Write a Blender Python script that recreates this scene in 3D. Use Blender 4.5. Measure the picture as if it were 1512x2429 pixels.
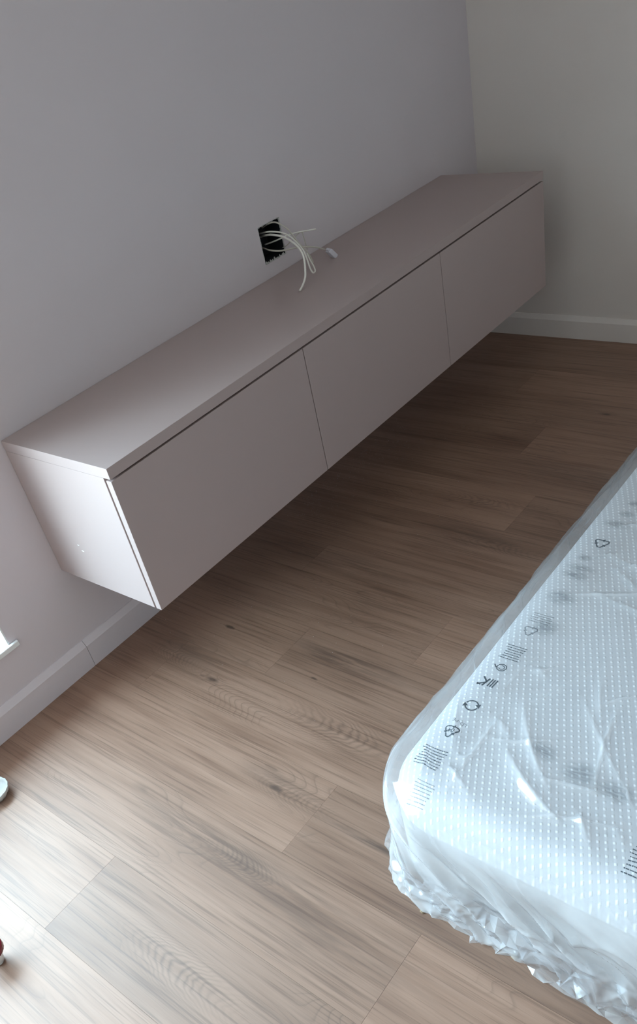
import bpy, bmesh, math, random
import numpy as np
from mathutils import Vector, Matrix
from mathutils.bvhtree import BVHTree
random.seed(7); np.random.seed(7)
scene = bpy.context.scene
for o in list(bpy.data.objects): bpy.data.objects.remove(o)
C = scene.collection

# ------------------------------------------------------------------ camera
# axes: x runs along the cabinet wall (far wall at x = 0), wall plane y = 0, room at y < 0, floor z = 0
CAM = Vector((-3.11105, -1.80473, 1.46657))
RX = Vector((0.61353617, -0.76219238, -0.2064852))
UY = Vector((0.58208987, 0.25982611, 0.7704945))
FW = Vector((0.5336148, 0.59291919, -0.60307718))
cd = bpy.data.cameras.new('camera'); cam = bpy.data.objects.new('camera', cd); C.objects.link(cam)
cam.matrix_world = Matrix(((RX.x, UY.x, -FW.x, CAM.x), (RX.y, UY.y, -FW.y, CAM.y), (RX.z, UY.z, -FW.z, CAM.z), (0, 0, 0, 1)))
cd.sensor_fit = 'HORIZONTAL'; cd.sensor_width = 36.0
cd.lens = 1996.311 * 36.0 / 1512.0
cd.shift_x = 58.43 / 1512.0; cd.shift_y = 204.34 / 1512.0
cd.clip_start = 0.02
scene.camera = cam

# ------------------------------------------------------------------ sky and daylight
WORLD = 22.0
w = bpy.data.worlds.new('overcast_sky'); scene.world = w; w.use_nodes = True
nt = w.node_tree; nt.nodes.clear()
wo = nt.nodes.new('ShaderNodeOutputWorld'); bg = nt.nodes.new('ShaderNodeBackground')
tc = nt.nodes.new('ShaderNodeTexCoord'); sx = nt.nodes.new('ShaderNodeSeparateXYZ')
cr = nt.nodes.new('ShaderNodeValToRGB')
cr.color_ramp.elements[0].position = 0.492; cr.color_ramp.elements[0].color = (0.25, 0.26, 0.26, 1)
cr.color_ramp.elements[1].position = 1.0; cr.color_ramp.elements[1].color = (0.80, 1.09, 1.30, 1)
el_ = cr.color_ramp.elements.new(0.505); el_.color = (0.312, 0.428, 0.51, 1)
ma = nt.nodes.new('ShaderNodeMath'); ma.operation = 'MULTIPLY_ADD'; ma.inputs[1].default_value = 0.5; ma.inputs[2].default_value = 0.5
nt.links.new(tc.outputs['Generated'], sx.inputs[0]); nt.links.new(sx.outputs['Z'], ma.inputs[0])
nt.links.new(ma.outputs[0], cr.inputs[0]); nt.links.new(cr.outputs[0], bg.inputs[0])
bg.inputs[1].default_value = WORLD; nt.links.new(bg.outputs[0], wo.inputs[0])

WIN_X0, WIN_X1, WIN_Z0, WIN_Z1 = -4.55, -2.476, 0.226, 2.35      # opening in the cabinet wall
def portal(name, loc, rot, sx_, sy_):
    l = bpy.data.lights.new(name, 'AREA'); l.shape = 'RECTANGLE'; l.size = sx_; l.size_y = sy_
    l.cycles.is_portal = True
    o = bpy.data.objects.new(name, l); C.objects.link(o); o.location = loc; o.rotation_euler = rot
portal('window_portal', ((WIN_X0+WIN_X1)/2, 0.17, (WIN_Z0+WIN_Z1)/2), (-math.pi/2, 0, 0), WIN_X1-WIN_X0, WIN_Z1-WIN_Z0)

# veiled sun glow entering obliquely through the same window
SUN, SUN_AZ, SUN_EL, SUN_ANG = 2.8, 19.0, 26.0, 32.0
sl = bpy.data.lights.new('veiled_sun', 'SUN'); sl.energy = SUN; sl.angle = math.radians(SUN_ANG); sl.color = (0.74, 0.94, 1.0)
so = bpy.data.objects.new('veiled_sun', sl); C.objects.link(so)
ca, sa, ce, se = math.cos(math.radians(SUN_AZ)), math.sin(math.radians(SUN_AZ)), math.cos(math.radians(SUN_EL)), math.sin(math.radians(SUN_EL))
so.rotation_euler = Vector((ce*ca, -ce*sa, -se)).to_track_quat('-Z', 'Y').to_euler()

cy = scene.cycles
cy.max_bounces = 5; cy.diffuse_bounces = 4; cy.use_light_tree = False; cy.glossy_bounces = 2; cy.transmission_bounces = 3; cy.transparent_max_bounces = 8
cy.caustics_reflective = False; cy.caustics_refractive = False

vs = scene.view_settings
vs.view_transform = 'Standard'; vs.look = 'None'; vs.gamma = 1.0; vs.use_curve_mapping = False
vs.exposure = 0.10

# ------------------------------------------------------------------ helpers
def obj(name, me, mat=None, parent=None, label=None, cat=None, group=None, kind=None):
    o = bpy.data.objects.new(name, me); C.objects.link(o)
    if mat is not None and me is not None and len(me.materials) == 0: me.materials.append(mat)
    if parent is not None: o.parent = parent
    if label: o['label'] = label
    if cat: o['category'] = cat
    if group: o['group'] = group
    if kind: o['kind'] = kind
    return o
def empty(name, loc, label, cat, group=None):
    o = bpy.data.objects.new(name, None); C.objects.link(o); o.location = loc; o.empty_display_size = 0.05
    o['label'] = label; o['category'] = cat
    if group: o['group'] = group
    return o
def mesh(name, verts, faces, smooth=False):
    me = bpy.data.meshes.new(name); me.from_pydata([tuple(v) for v in verts], [], [tuple(f) for f in faces]); me.validate(); me.update()
    if smooth: me.polygons.foreach_set('use_smooth', [True]*len(me.polygons))
    return me
BOXF = [(0,3,2,1),(4,5,6,7),(0,1,5,4),(1,2,6,5),(2,3,7,6),(3,0,4,7)]
def boxes(name, bs, bevel=0.0, seg=2):
    bm = bmesh.new()
    for (x0,x1,y0,y1,z0,z1) in bs:
        b2 = bmesh.new()
        vv = [b2.verts.new(p) for p in ((x0,y0,z0),(x1,y0,z0),(x1,y1,z0),(x0,y1,z0),(x0,y0,z1),(x1,y0,z1),(x1,y1,z1),(x0,y1,z1))]
        for f in BOXF: b2.faces.new([vv[i] for i in f])
        if bevel: bmesh.ops.bevel(b2, geom=b2.edges[:], offset=bevel, segments=seg, profile=0.5, affect='EDGES')
        t = bpy.data.meshes.new('t'); b2.to_mesh(t); b2.free(); bm.from_mesh(t); bpy.data.meshes.remove(t)
    me = bpy.data.meshes.new(name); bm.to_mesh(me); bm.free(); return me
def offset_mesh(me, loc):          # express a mesh given in world space relative to loc
    me.transform(Matrix.Translation(-Vector(loc))); return me
def catmull(P, n=8):
    P = [Vector(p) for p in P]; P = [2*P[0]-P[1]] + P + [2*P[-1]-P[-2]]; out = []
    for i in range(1, len(P)-2):
        a, b, c, d = P[i-1:i+3]
        for k in range(n):
            t = k/n
            out.append(0.5*((2*b)+(c-a)*t+(2*a-5*b+4*c-d)*t*t+(3*b-a-3*c+d)*t**3))
    out.append(P[-2]); return out
def tube(name, pts, r, seg=10):
    V = []; F = []; n = len(pts); up = Vector((0.3, 0.2, 1)).normalized()
    for i, p in enumerate(pts):
        d = (pts[min(i+1, n-1)] - pts[max(i-1, 0)]).normalized()
        a = d.cross(up)
        if a.length < 1e-4: a = d.orthogonal()
        a.normalize(); b = d.cross(a).normalized(); up = (up - d*up.dot(d)); up = up.normalized() if up.length > 1e-3 else b
        rr = r[i] if isinstance(r, (list, tuple)) else r
        for k in range(seg):
            t = 2*math.pi*k/seg; V.append(p + a*(rr*math.cos(t)) + b*(rr*math.sin(t)))
    for i in range(n-1):
        for k in range(seg): F.append((i*seg+k, i*seg+(k+1) % seg, (i+1)*seg+(k+1) % seg, (i+1)*seg+k))
    F.append(tuple(range(seg-1, -1, -1))); F.append(tuple((n-1)*seg+k for k in range(seg)))
    return mesh(name, V, F, True)
def lathe(name, prof, seg=48, flute=0.0, nfl=0):
    V = []; F = []
    for (r, z) in prof:
        for k in range(seg):
            t = 2*math.pi*k/seg; rr = r*(1+(flute*math.cos(nfl*t) if nfl else 0)); V.append((rr*math.cos(t), rr*math.sin(t), z))
    for i in range(len(prof)-1):
        for k in range(seg): F.append((i*seg+k, i*seg+(k+1) % seg, (i+1)*seg+(k+1) % seg, (i+1)*seg+k))
    F.append(tuple(range(seg-1, -1, -1))); F.append(tuple((len(prof)-1)*seg+k for k in range(seg)))
    return mesh(name, V, F, True)

# ------------------------------------------------------------------ materials
class N:
    def __init__(s, name):
        s.m = bpy.data.materials.new(name); s.m.use_nodes = True; s.t = s.m.node_tree; s.t.nodes.clear()
        s.out = s.t.nodes.new('ShaderNodeOutputMaterial')
    def n(s, typ, **kw):
        nd = s.t.nodes.new('ShaderNode'+typ)
        for k, v in kw.items(): setattr(nd, k, v)
        return nd
    def l(s, a, b): s.t.links.new(a, b)
    def math(s, op, a, b=None, c=None):
        nd = s.n('Math', operation=op)
        for i, v in enumerate((a, b, c)):
            if v is None: continue
            if isinstance(v, (int, float)): nd.inputs[i].default_value = v
            else: s.l(v, nd.inputs[i])
        return nd.outputs[0]
    def ramp(s, fac, stops):
        nd = s.n('ValToRGB'); e = nd.color_ramp.elements
        while len(e) < len(stops): e.new(0.5)
        for el, (p, c) in zip(e, stops):
            el.position = p; el.color = c if len(c) == 4 else (*c, 1)
        s.l(fac, nd.inputs[0]); return nd.outputs[0]
    def mix(s, fac, a, b, mode='MIX'):
        nd = s.n('Mix', data_type='RGBA', blend_type=mode)
        for sock, v in ((nd.inputs[0], fac), (nd.inputs[6], a), (nd.inputs[7], b)):
            if isinstance(v, (int, float)): sock.default_value = v
            elif isinstance(v, tuple): sock.default_value = v if len(v) == 4 else (*v, 1)
            else: s.l(v, sock)
        return nd.outputs[2]
    flat = False
    def noise(s, vec, scale, detail=2.0, rough=0.5, dist=0.0):
        nd = s.n('TexNoise', noise_dimensions='2D' if s.flat else '3D'); nd.inputs['Scale'].default_value = scale; nd.inputs['Detail'].default_value = detail
        nd.inputs['Roughness'].default_value = rough; nd.inputs['Distortion'].default_value = dist
        if vec is not None: s.l(vec, nd.inputs['Vector'])
        return nd.outputs['Fac']
    def mapping(s, vec, scale=(1,1,1), loc=(0,0,0), rot=(0,0,0)):
        nd = s.n('Mapping'); nd.inputs['Scale'].default_value = scale; nd.inputs['Location'].default_value = loc; nd.inputs['Rotation'].default_value = rot
        s.l(vec, nd.inputs['Vector']); return nd.outputs[0]
    def pos(s): return s.n('NewGeometry').outputs['Position']
    def bsdf(s, color, rough=0.5, spec=0.5, bump=None, bstr=0.1, bdist=0.001, **kw):
        p = s.n('BsdfPrincipled')
        for sock, v in ((p.inputs['Base Color'], color), (p.inputs['Roughness'], rough)):
            if isinstance(v, tuple): sock.default_value = v if len(v) == 4 else (*v, 1)
            elif isinstance(v, (int, float)): sock.default_value = v
            else: s.l(v, sock)
        p.inputs['Specular IOR Level'].default_value = spec
        for k, v in kw.items(): p.inputs[k.replace('_', ' ')].default_value = v
        if bump is not None:
            b = s.n('Bump'); b.inputs['Strength'].default_value = bstr; b.inputs['Distance'].default_value = bdist
            s.l(bump, b.inputs['Height']); s.l(b.outputs[0], p.inputs['Normal'])
        return p
    def done(s, sh): s.l(sh.outputs[0] if hasattr(sh, 'outputs') else sh, s.out.inputs[0]); return s.m

def m_paint(name, col, var=0.03, rough=0.75, bstr=0.12):
    k = N(name); p = k.pos()
    a = k.noise(p, 3.0, 1)
    c = k.mix(a, tuple(v*(1-var) for v in col), tuple(min(1, v*(1+var)) for v in col))
    return k.done(k.bsdf(c, rough, 0.3))
def m_plain(name, col, rough=0.5, spec=0.5, grain=0.0, gscale=300, **kw):
    k = N(name); p = k.pos(); f = k.noise(p, gscale, 1)
    c = k.mix(f, tuple(v*(1-grain) for v in col), tuple(min(1, v*(1+grain)) for v in col))
    return k.done(k.bsdf(c, rough, spec, **kw))

M = {}
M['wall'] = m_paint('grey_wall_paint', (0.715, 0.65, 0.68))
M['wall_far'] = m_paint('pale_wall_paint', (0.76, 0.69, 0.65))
M['white'] = m_paint('white_ceiling_paint', (0.80, 0.80, 0.79))
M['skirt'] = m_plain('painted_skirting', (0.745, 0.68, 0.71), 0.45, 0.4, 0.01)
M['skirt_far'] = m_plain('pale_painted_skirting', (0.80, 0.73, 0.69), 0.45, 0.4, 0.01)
M['pvc'] = m_plain('white_window_plastic', (0.85, 0.86, 0.86), 0.35, 0.5, 0.01)
M['reveal'] = m_paint('white_reveal_paint', (0.86, 0.87, 0.87))
M['laminate'] = m_plain('cashmere_grey_laminate', (0.46, 0.365, 0.35), 0.42, 0.45, 0.012, 500)
M['carcass_dark'] = m_plain('dark_gap_lining', (0.05, 0.045, 0.045), 0.7, 0.2)
M['scuff'] = m_plain('white_scuff', (0.9, 0.9, 0.9), 0.6, 0.3)
M['black'] = m_plain('black_plastic_box', (0.012, 0.012, 0.016), 0.6, 0.3)
M['plaster'] = m_plain('broken_plaster', (0.50, 0.49, 0.48), 0.9, 0.1, 0.25, 250)
M['cable'] = m_plain('white_cable_sheath', (0.86, 0.83, 0.76), 0.45, 0.4, 0.03)
M['cable_grey'] = m_plain('greyed_cable_sheath', (0.55, 0.51, 0.45), 0.5, 0.4, 0.05)
M['plug'] = m_plain('white_plug_plastic', (0.72, 0.70, 0.76), 0.4, 0.5, 0.02)
M['red'] = m_plain('dark_red_enamel', (0.16, 0.008, 0.02), 0.25, 0.5)
M['crumb'] = m_plain('brown_crumb', (0.30, 0.22, 0.14), 0.8, 0.2, 0.3, 900)
M['dust'] = m_plain('pale_dust', (0.6, 0.57, 0.55), 0.9, 0.1)

# window glass: thin pane
k = N('window_glass'); tr = k.n('BsdfTransparent'); tr.inputs[0].default_value = (0.95, 0.98, 0.98, 1)
gl = k.n('BsdfGlossy'); gl.inputs['Roughness'].default_value = 0.02
fr = k.n('LayerWeight'); fr.inputs['Blend'].default_value = 0.5; ms = k.n('MixShader'); k.l(k.math('MULTIPLY_ADD', k.math('POWER', fr.outputs['Facing'], 5.0), 0.7, 0.03), ms.inputs[0]); k.l(tr.outputs[0], ms.inputs[1]); k.l(gl.outputs[0], ms.inputs[2])
M['glass'] = k.done(ms)
k = N('jar_glass'); M['jar'] = k.done(k.bsdf((0.90, 0.91, 0.90), 0.10, 0.6, None, Transmission_Weight=0.35, IOR=1.45))

# oak plank floor
KNOTS = [(-1.995, -0.27, 1.0), (-2.179, -0.375, 1.3), (-2.373, -0.76, 1.0), (-0.563, -0.755, 1.0), (-2.05, -0.62, 0.6), (-1.40, -0.95, 0.8)]
SMOKE = [(-1.965, -0.66, 0.035, 0.17, 0.8), (-2.56, -0.80, 0.045, 0.26, 0.6), (-2.382, -1.06, 0.008, 0.15, 0.9), (-2.12, -0.22, 0.06, 0.14, 0.5), (-2.60, -1.12, 0.06, 0.2, 0.4), (-1.36, -0.72, 0.05, 0.2, 0.5), (-0.95, -0.9, 0.05, 0.25, 0.5), (-2.36, -0.74, 0.03, 0.10, 0.4), (-1.62, -0.45, 0.05, 0.2, 0.5)]
CATH = [(-2.165, -0.80, 0.050, 0.15, -1, 0.5), (-2.562, -0.83, 0.030, 0.08, -1, 0.55), (-2.803, -0.86, 0.040, 0.12, 1, 0.5), (-2.37, -0.80, 0.035, 0.09, 1, 0.4), (-2.155, -0.21, 0.035, 0.07, 1, 0.5), (-1.37, -0.78, 0.04, 0.12, 1, 0.4), (-1.18, -0.62, 0.04, 0.14, -1, 0.4)]
def m_oak():
    k = N('oak_plank_vinyl'); k.flat = True; pos = k.pos(); oi = k.n('ObjectInfo').outputs['Random']
    cmb = k.n('CombineXYZ'); k.l(k.math('MULTIPLY', oi, 61.0), cmb.inputs[0]); k.l(k.math('MULTIPLY', oi, 37.0), cmb.inputs[1])
    va = k.n('VectorMath', operation='ADD'); k.l(pos, va.inputs[0]); k.l(cmb.outputs[0], va.inputs[1]); P = va.outputs[0]
    broad = k.noise(k.mapping(P, (9, 1.6, 1)), 1.0, 2, 0.55)
    rings = k.math('FRACT', k.math('MULTIPLY', k.noise(k.mapping(P, (9.0, 2.1, 1)), 1.0, 1.0, 0.45), 26.0))
    ringl = k.ramp(rings, [(0.0, (1,)*3), (0.16, (0.25,)*3), (0.55, (0,)*3), (0.93, (0.15,)*3), (1.0, (1,)*3)])
    ringmask = k.ramp(k.noise(k.mapping(P, (8.5, 2.6, 1), (3.1, 7.7, 0)), 1.0, 1), [(0.56, (0,)*3), (0.70, (1,)*3)])
    fibre = k.noise(k.mapping(P, (330, 6, 1)), 1.0, 2, 0.6)
    fibre2 = k.noise(k.mapping(P, (120, 2.6, 1), (9, 4, 0)), 1.0, 2, 0.6)
    streak = k.noise(k.mapping(P, (34, 2.0, 1), (1, 2, 0)), 1.0, 3, 0.65)
    f0 = k.math('ADD', k.math('MULTIPLY', broad, 0.5), k.math('MULTIPLY', streak, 0.5))
    def local(cx, cy, sx_, sy_):
        v = k.n('VectorMath', operation='MULTIPLY_ADD'); k.l(pos, v.inputs[0]); v.inputs[1].default_value = (1/sx_, 1/sy_, 0); v.inputs[2].default_value = (-cx/sx_, -cy/sy_, 0); return v.outputs[0]
    def gauss(v):
        d = k.n('VectorMath', operation='DOT_PRODUCT'); k.l(v, d.inputs[0]); k.l(v, d.inputs[1]); return k.math('POWER', 0.36788, d.outputs['Value'])
    c = k.ramp(f0, [(0.30, (0.195, 0.106, 0.070)), (0.43, (0.260, 0.150, 0.102)), (0.56, (0.306, 0.182, 0.127)), (0.75, (0.338, 0.207, 0.148))])
    ff = k.math('ADD', k.math('MULTIPLY', fibre, 0.40), k.math('MULTIPLY', fibre2, 0.60))
    c = k.mix(0.60, c, k.ramp(ff, [(0.36, (0.46, 0.43, 0.41)), (0.48, (0.90,)*3), (0.65, (1.0,)*3)]), 'MULTIPLY')
    c = k.mix(k.math('MULTIPLY', k.math('MULTIPLY', ringl, ringmask), 0.40), c, (0.10, 0.06, 0.042))
    lo = k.ramp(k.noise(k.mapping(P, (60, 5, 1), (5, 1, 0)), 1.0, 3, 0.7), [(0.35, (0.15,)*3), (0.62, (1,)*3)])
    for (cx, cy, sx_, sy_, am) in SMOKE:
        c = k.mix(k.math('MULTIPLY', k.math('MULTIPLY', gauss(local(cx, cy, sx_, sy_)), lo), am), c, (0.085, 0.050, 0.036))
    wv = k.noise(k.mapping(pos, (30, 12, 1)), 1.0, 2)
    for (cx, cy, sx_, sy_, sg, am) in CATH:
        lv = local(cx, cy, sx_, sy_); gm = gauss(lv); sp = k.n('SeparateXYZ'); k.l(lv, sp.inputs[0]); a, b = sp.outputs[0], sp.outputs[1]
        f = k.math('ADD', k.math('MULTIPLY', b, sg*2.6), k.math('MULTIPLY', k.math('MULTIPLY', a, a), 1.9)); f = k.math('ADD', f, k.math('MULTIPLY', wv, 1.3))
        ln = k.ramp(k.math('FRACT', k.math('MULTIPLY', f, 2.1)), [(0.0, (1,)*3), (0.3, (0.15,)*3), (0.6, (0,)*3), (1.0, (1,)*3)])
        c = k.mix(k.math('MULTIPLY', k.math('MULTIPLY', gm, ln), am), c, (0.085, 0.050, 0.036))
    hv = k.n('HueSaturation'); k.l(c, hv.inputs['Color'])
    oc = k.n('ObjectInfo').outputs['Color']; sc_ = k.n('SeparateColor'); k.l(oc, sc_.inputs[0]); k.l(k.math('MULTIPLY', sc_.outputs[0], 1.05), hv.inputs['Value']); c = hv.outputs[0]
    kn = None
    wob = k.math('MULTIPLY_ADD', k.noise(k.mapping(pos, (70, 25, 1)), 1.0, 2), 1.6, 0.2)
    for (kx, ky, s) in KNOTS:
        ln_ = k.n('VectorMath', operation='LENGTH'); k.l(local(kx, ky, s/110.0, s/40.0), ln_.inputs[0]); d = ln_.outputs['Value']
        v = k.math('SUBTRACT', 1.0, k.math('MULTIPLY', d, wob)); v = k.math('MAXIMUM', v, 0.0)
        kn = v if kn is None else k.math('MAXIMUM', kn, v)
    c = k.mix(k.math('MINIMUM', k.math('MULTIPLY', kn, 1.1), 0.75), c, (0.06, 0.036, 0.026))
    rg = k.math('MULTIPLY_ADD', ff, 0.14, 0.45)
    return k.done(k.bsdf(c, rg, 0.68))
M['oak'] = m_oak()

# mattress ticking: off-white with embossed dotted rows running diagonally
def m_tick(name, col, dots=True):
    k = N(name); p = k.mapping(k.pos(), (1, 1, 1), (0, 0, 0), (0, 0, math.radians(-25)))
    sp = k.n('SeparateXYZ'); k.l(p, sp.inputs[0])
    rows = k.math('SINE', k.math('MULTIPLY', sp.outputs[1], 2*math.pi/0.0125))
    dash = k.math('SINE', k.math('MULTIPLY', sp.outputs[0], 2*math.pi/0.013))
    rw = k.ramp(rows, [(0.15, (0,)*3), (0.95, (1,)*3)])
    dt = k.math('MULTIPLY', rw, k.ramp(dash, [(0.0, (0.15,)*3), (0.9, (1,)*3)]))
    n = k.noise(k.pos(), 9.0, 2)
    base = k.mix(n, tuple(v*0.93 for v in col), col)
    c = k.mix(k.math('MINIMUM', k.math('MULTIPLY', dt, 1.3), 1.0), base, (1.0, 1.0, 1.0)) if dots else base
    return k.done(k.bsdf(c, 0.8, 0.2, dt if dots else n, 0.5, 0.002))
M['tick'] = m_tick('quilted_ticking', (0.66, 0.655, 0.67))
M['band'] = m_tick('mattress_side_fabric', (0.57, 0.545, 0.53), False)

# milky polythene film
def m_film():
    k = N('milky_polythene'); p = k.pos()
    hz = k.noise(p, 5.0, 2, 0.6)
    tr = k.n('BsdfTransparent'); tr.inputs[0].default_value = (0.97, 0.98, 1, 1)
    df = k.n('BsdfDiffuse'); df.inputs[0].default_value = (0.92, 0.92, 0.94, 1)
    tl = k.n('BsdfTranslucent'); tl.inputs[0].default_value = (0.92, 0.92, 0.94, 1)
    m1 = k.n('MixShader'); m1.inputs[0].default_value = 0.25; k.l(df.outputs[0], m1.inputs[1]); k.l(tl.outputs[0], m1.inputs[2])
    m2 = k.n('MixShader'); at = k.n('Attribute'); at.attribute_name = 'fold'
    k.l(k.math('MINIMUM', k.math('ADD', k.math('MULTIPLY_ADD', hz, 0.20, 0.08), at.outputs['Fac']), 0.8), m2.inputs[0]); k.l(tr.outputs[0], m2.inputs[1]); k.l(m1.outputs[0], m2.inputs[2])
    gl = k.n('BsdfGlossy'); gl.inputs['Roughness'].default_value = 0.06
    b = k.n('Bump'); b.inputs['Strength'].default_value = 0.12; b.inputs['Distance'].default_value = 0.003
    k.l(k.noise(p, 38.0, 1, 0.55), b.inputs['Height']); k.l(b.outputs[0], gl.inputs['Normal'])
    fr = k.n('LayerWeight'); fr.inputs['Blend'].default_value = 0.5; k.l(b.outputs[0], fr.inputs['Normal'])
    m3 = k.n('MixShader'); k.l(k.math('MULTIPLY_ADD', k.math('POWER', fr.outputs['Facing'], 4.0), 0.75, 0.075), m3.inputs[0]); k.l(m2.outputs[0], m3.inputs[1]); k.l(gl.outputs[0], m3.inputs[2])
    return k.done(m3)
M['film'] = m_film()
def m_ink(name, alpha, soft=False):
    k = N(name); tr = k.n('BsdfTransparent'); d = k.bsdf((0.05, 0.065, 0.08), 0.4, 0.4)
    m = k.n('MixShader'); k.l(tr.outputs[0], m.inputs[1]); k.l(d.outputs[0], m.inputs[2])
    n = k.noise(k.pos(), 260.0, 2)
    if soft:
        uv = k.n('TexCoord').outputs['UV']; vm = k.n('VectorMath', operation='LENGTH'); k.l(uv, vm.inputs[0])
        f = k.ramp(vm.outputs['Value'], [(0.25, (1,)*3), (1.0, (0,)*3)])
        sm = k.ramp(k.noise(k.mapping(k.pos(), (260, 40, 40)), 1.0, 1), [(0.3, (0.25,)*3), (0.6, (1,)*3)])
        k.l(k.math('MULTIPLY', k.math('MULTIPLY', f, sm), alpha), m.inputs[0])
    else:
        k.l(k.math('MULTIPLY_ADD', n, 0.3*alpha, 0.85*alpha), m.inputs[0])
    return k.done(m)
M['ink'] = m_ink('dark_print_ink', 0.88); M['ink_pale'] = m_ink('faded_print_ink', 0.5); M['ink_soft'] = m_ink('blurred_print_ink', 0.34, True)

# ------------------------------------------------------------------ room shell
RX0, RY0, CH = -5.0, -3.7, 2.55
def wall_with_holes(name, u0, u1, v0, v1, holes, tobox):
    us = sorted({u0, u1, *[h[0] for h in holes], *[h[1] for h in holes]}); vz = sorted({v0, v1, *[h[2] for h in holes], *[h[3] for h in holes]})
    bs = []
    for a, b in zip(us, us[1:]):
        for c, d in zip(vz, vz[1:]):
            mu, mv = (a+b)/2, (c+d)/2
            if any(h[0] < mu < h[1] and h[2] < mv < h[3] for h in holes): continue
            bs.append(tobox(a, b, c, d))
    return boxes(name, bs)
HX0, HX1, HZ0, HZ1 = -1.251, -1.154, 0.738, 0.843               # hole for the wall box
wl = obj('wall_left', wall_with_holes('wall_left', RX0-0.2, 0.15, 0, CH, [(WIN_X0, WIN_X1, WIN_Z0-0.016, WIN_Z1), (HX0, HX1, HZ0, HZ1)], lambda a, b, c, d: (a, b, 0, 0.22, c, d)), M['wall'], kind='structure')
obj('wall_back', boxes('wall_back', [(0, 0.15, RY0, 0, 0, CH)]), M['wall_far'], kind='structure')
obj('wall_right', boxes('wall_right', [(RX0-0.2, 0.15, RY0-0.15, RY0, 0, CH)]), M['wall_far'], kind='structure')
obj('wall_front', boxes('wall_front', [(RX0-0.2, RX0, RY0, 0, 0, CH)]), M['wall_far'], kind='structure')
obj('ceiling', boxes('ceiling', [(RX0-0.2, 0.15, RY0-0.15, 0.22, CH, CH+0.12)]), M['white'], kind='structure')

# floor: subfloor with oak planks laid square to the cabinet wall
fl = obj('floor', boxes('floor', [(RX0-0.2, 0.15, RY0-0.15, 0.22, -0.15, -0.006)]), M['carcass_dark'], kind='structure')
PW, PL, X0 = 0.2, 1.22, -2.897
known = {0: -0.56, 1: -1.223, 2: -0.88, 3: -0.20, 4: -0.49, 5: -0.82, -1: -0.98, 6: -0.30, 7: -1.05, 8: -0.76, 9: -0.12, 10: -0.60, 11: -0.95, 12: -0.38, 13: -0.75, 14: -0.2}
TONE = {(-1, 0): 1.12, (0, 0): 1.04, (0, 1): 0.92, (1, 0): 1.0, (1, 1): 1.12, (2, 0): 1.03, (2, 1): 0.92, (3, 1): 1.0, (4, 0): 1.02, (4, 1): 0.93, (5, 0): 0.96, (5, 1): 1.06}
def plank(x0, x1, y0, y1):
    g = 0.00018; t = random.uniform(0, 0.00012)
    return boxes('plank', [(x0+g, x1-g, y0+g, y1-g, -0.006, -t)])
for r in range(-11, 15):
    xa = max(X0 + r*PW, RX0); xb = min(X0 + (r+1)*PW, 0.0)
    if xb - xa < 0.01: continue
    j = known.get(r, -((r*0.437) % 1.0)*PL)
    ends = [0.0]; y = j
    while y + PL < -0.02: y += PL
    while y > RY0: ends.append(y); y -= PL
    ends.append(RY0)
    for a, b in zip(ends, ends[1:]):
        if a - b > 0.01:
            o = obj('plank', plank(xa, xb, b, a), M['oak'], fl); tn = TONE.get((r, len(ends) and ends.index(a)), random.uniform(0.90, 1.08)); o.color = (tn, tn, tn, 1)

# skirting boards
ZT, ZB, TT = 0.0892, 0.0715, 0.014
def skirting(name, prof_pts, along, a, b, mat):
    V = []; F = []
    for t in (a, b):
        for (d, z) in prof_pts: V.append((t, -d, z) if along == 'x' else (-d, t, z))
    n = len(prof_pts)
    for i in range(n): F.append((i, (i+1) % n, n+(i+1) % n, n+i))
    F.append(tuple(range(n))); F.append(tuple(range(2*n-1, n-1, -1)))
    me = mesh(name, V, F); bm = bmesh.new(); bm.from_mesh(me); bmesh.ops.recalc_face_normals(bm, faces=bm.faces); bm.to_mesh(me); bm.free()
    return obj(name, me, mat, kind='structure')
PR = [(0, 0), (TT, 0), (TT, ZB), (TT-0.0015, ZB+0.0025), (0.004, ZT-0.001), (0.0025, ZT), (0, ZT)]
skirting('baseboard_left', PR, 'x', RX0, -2.2963, M['skirt'])
skirting('baseboard_left', PR, 'x', -2.2950, 0.0, M['skirt'])
skirting('baseboard_back', PR, 'y', -TT, RY0, M['skirt_far'])

# unseen slab added outside the window to block the high sky
obj('added_sky_blocker', boxes('added_sky_blocker', [(RX0-1.5, 0.15, 0.24, 1.00, 2.62, 2.80)]), M['wall_far'], kind='structure')

# window in the cabinet wall, low sill
def window(name, axis, u0, u1, z0, z1, depth_at, sgn, sill=True):
    def bx(a, b, d0, d1, c, d):   # u range, depth range, z range
        return (a, b, d0, d1, c, d) if axis == 'x' else (-5.0-d1, -5.0-d0, a, b, c, d)
    f = 0.06; mid = (u0+u1)/2; d0, d1 = depth_at, depth_at+0.06
    wf = obj(name, boxes('window_frame', [bx(u0, u1, d0, d1, z0, z0+f), bx(u0, u1, d0, d1, z1-f, z1), bx(u0, u0+f, d0, d1, z0+f, z1-f), bx(u1-f, u1, d0, d1, z0+f, z1-f), bx(mid-0.045, mid+0.045, d0, d1, z0+f, z1-f)], 0.003, 1), M['pvc'], kind='structure')
    for a, b in ((u0+f, mid-0.045), (mid+0.045, u1-f)):
        obj('pane', boxes('pane', [bx(a, b, d0+0.028, d0+0.032, z0+f, z1-f)]), M['glass'], wf)
    t = 0.004
    obj('reveal', boxes('reveal', [bx(u0, u0+t, 0.0005, d0, z0, z1), bx(u1-t, u1, 0.0005, d0, z0, z1), bx(u0+t, u1-t, 0.0005, d0, z1-t, z1)]), M['reveal'], wf)
    return wf
w1 = window('window_1', 'x', WIN_X0, WIN_X1, WIN_Z0, WIN_Z1, 0.11, 1)
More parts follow.
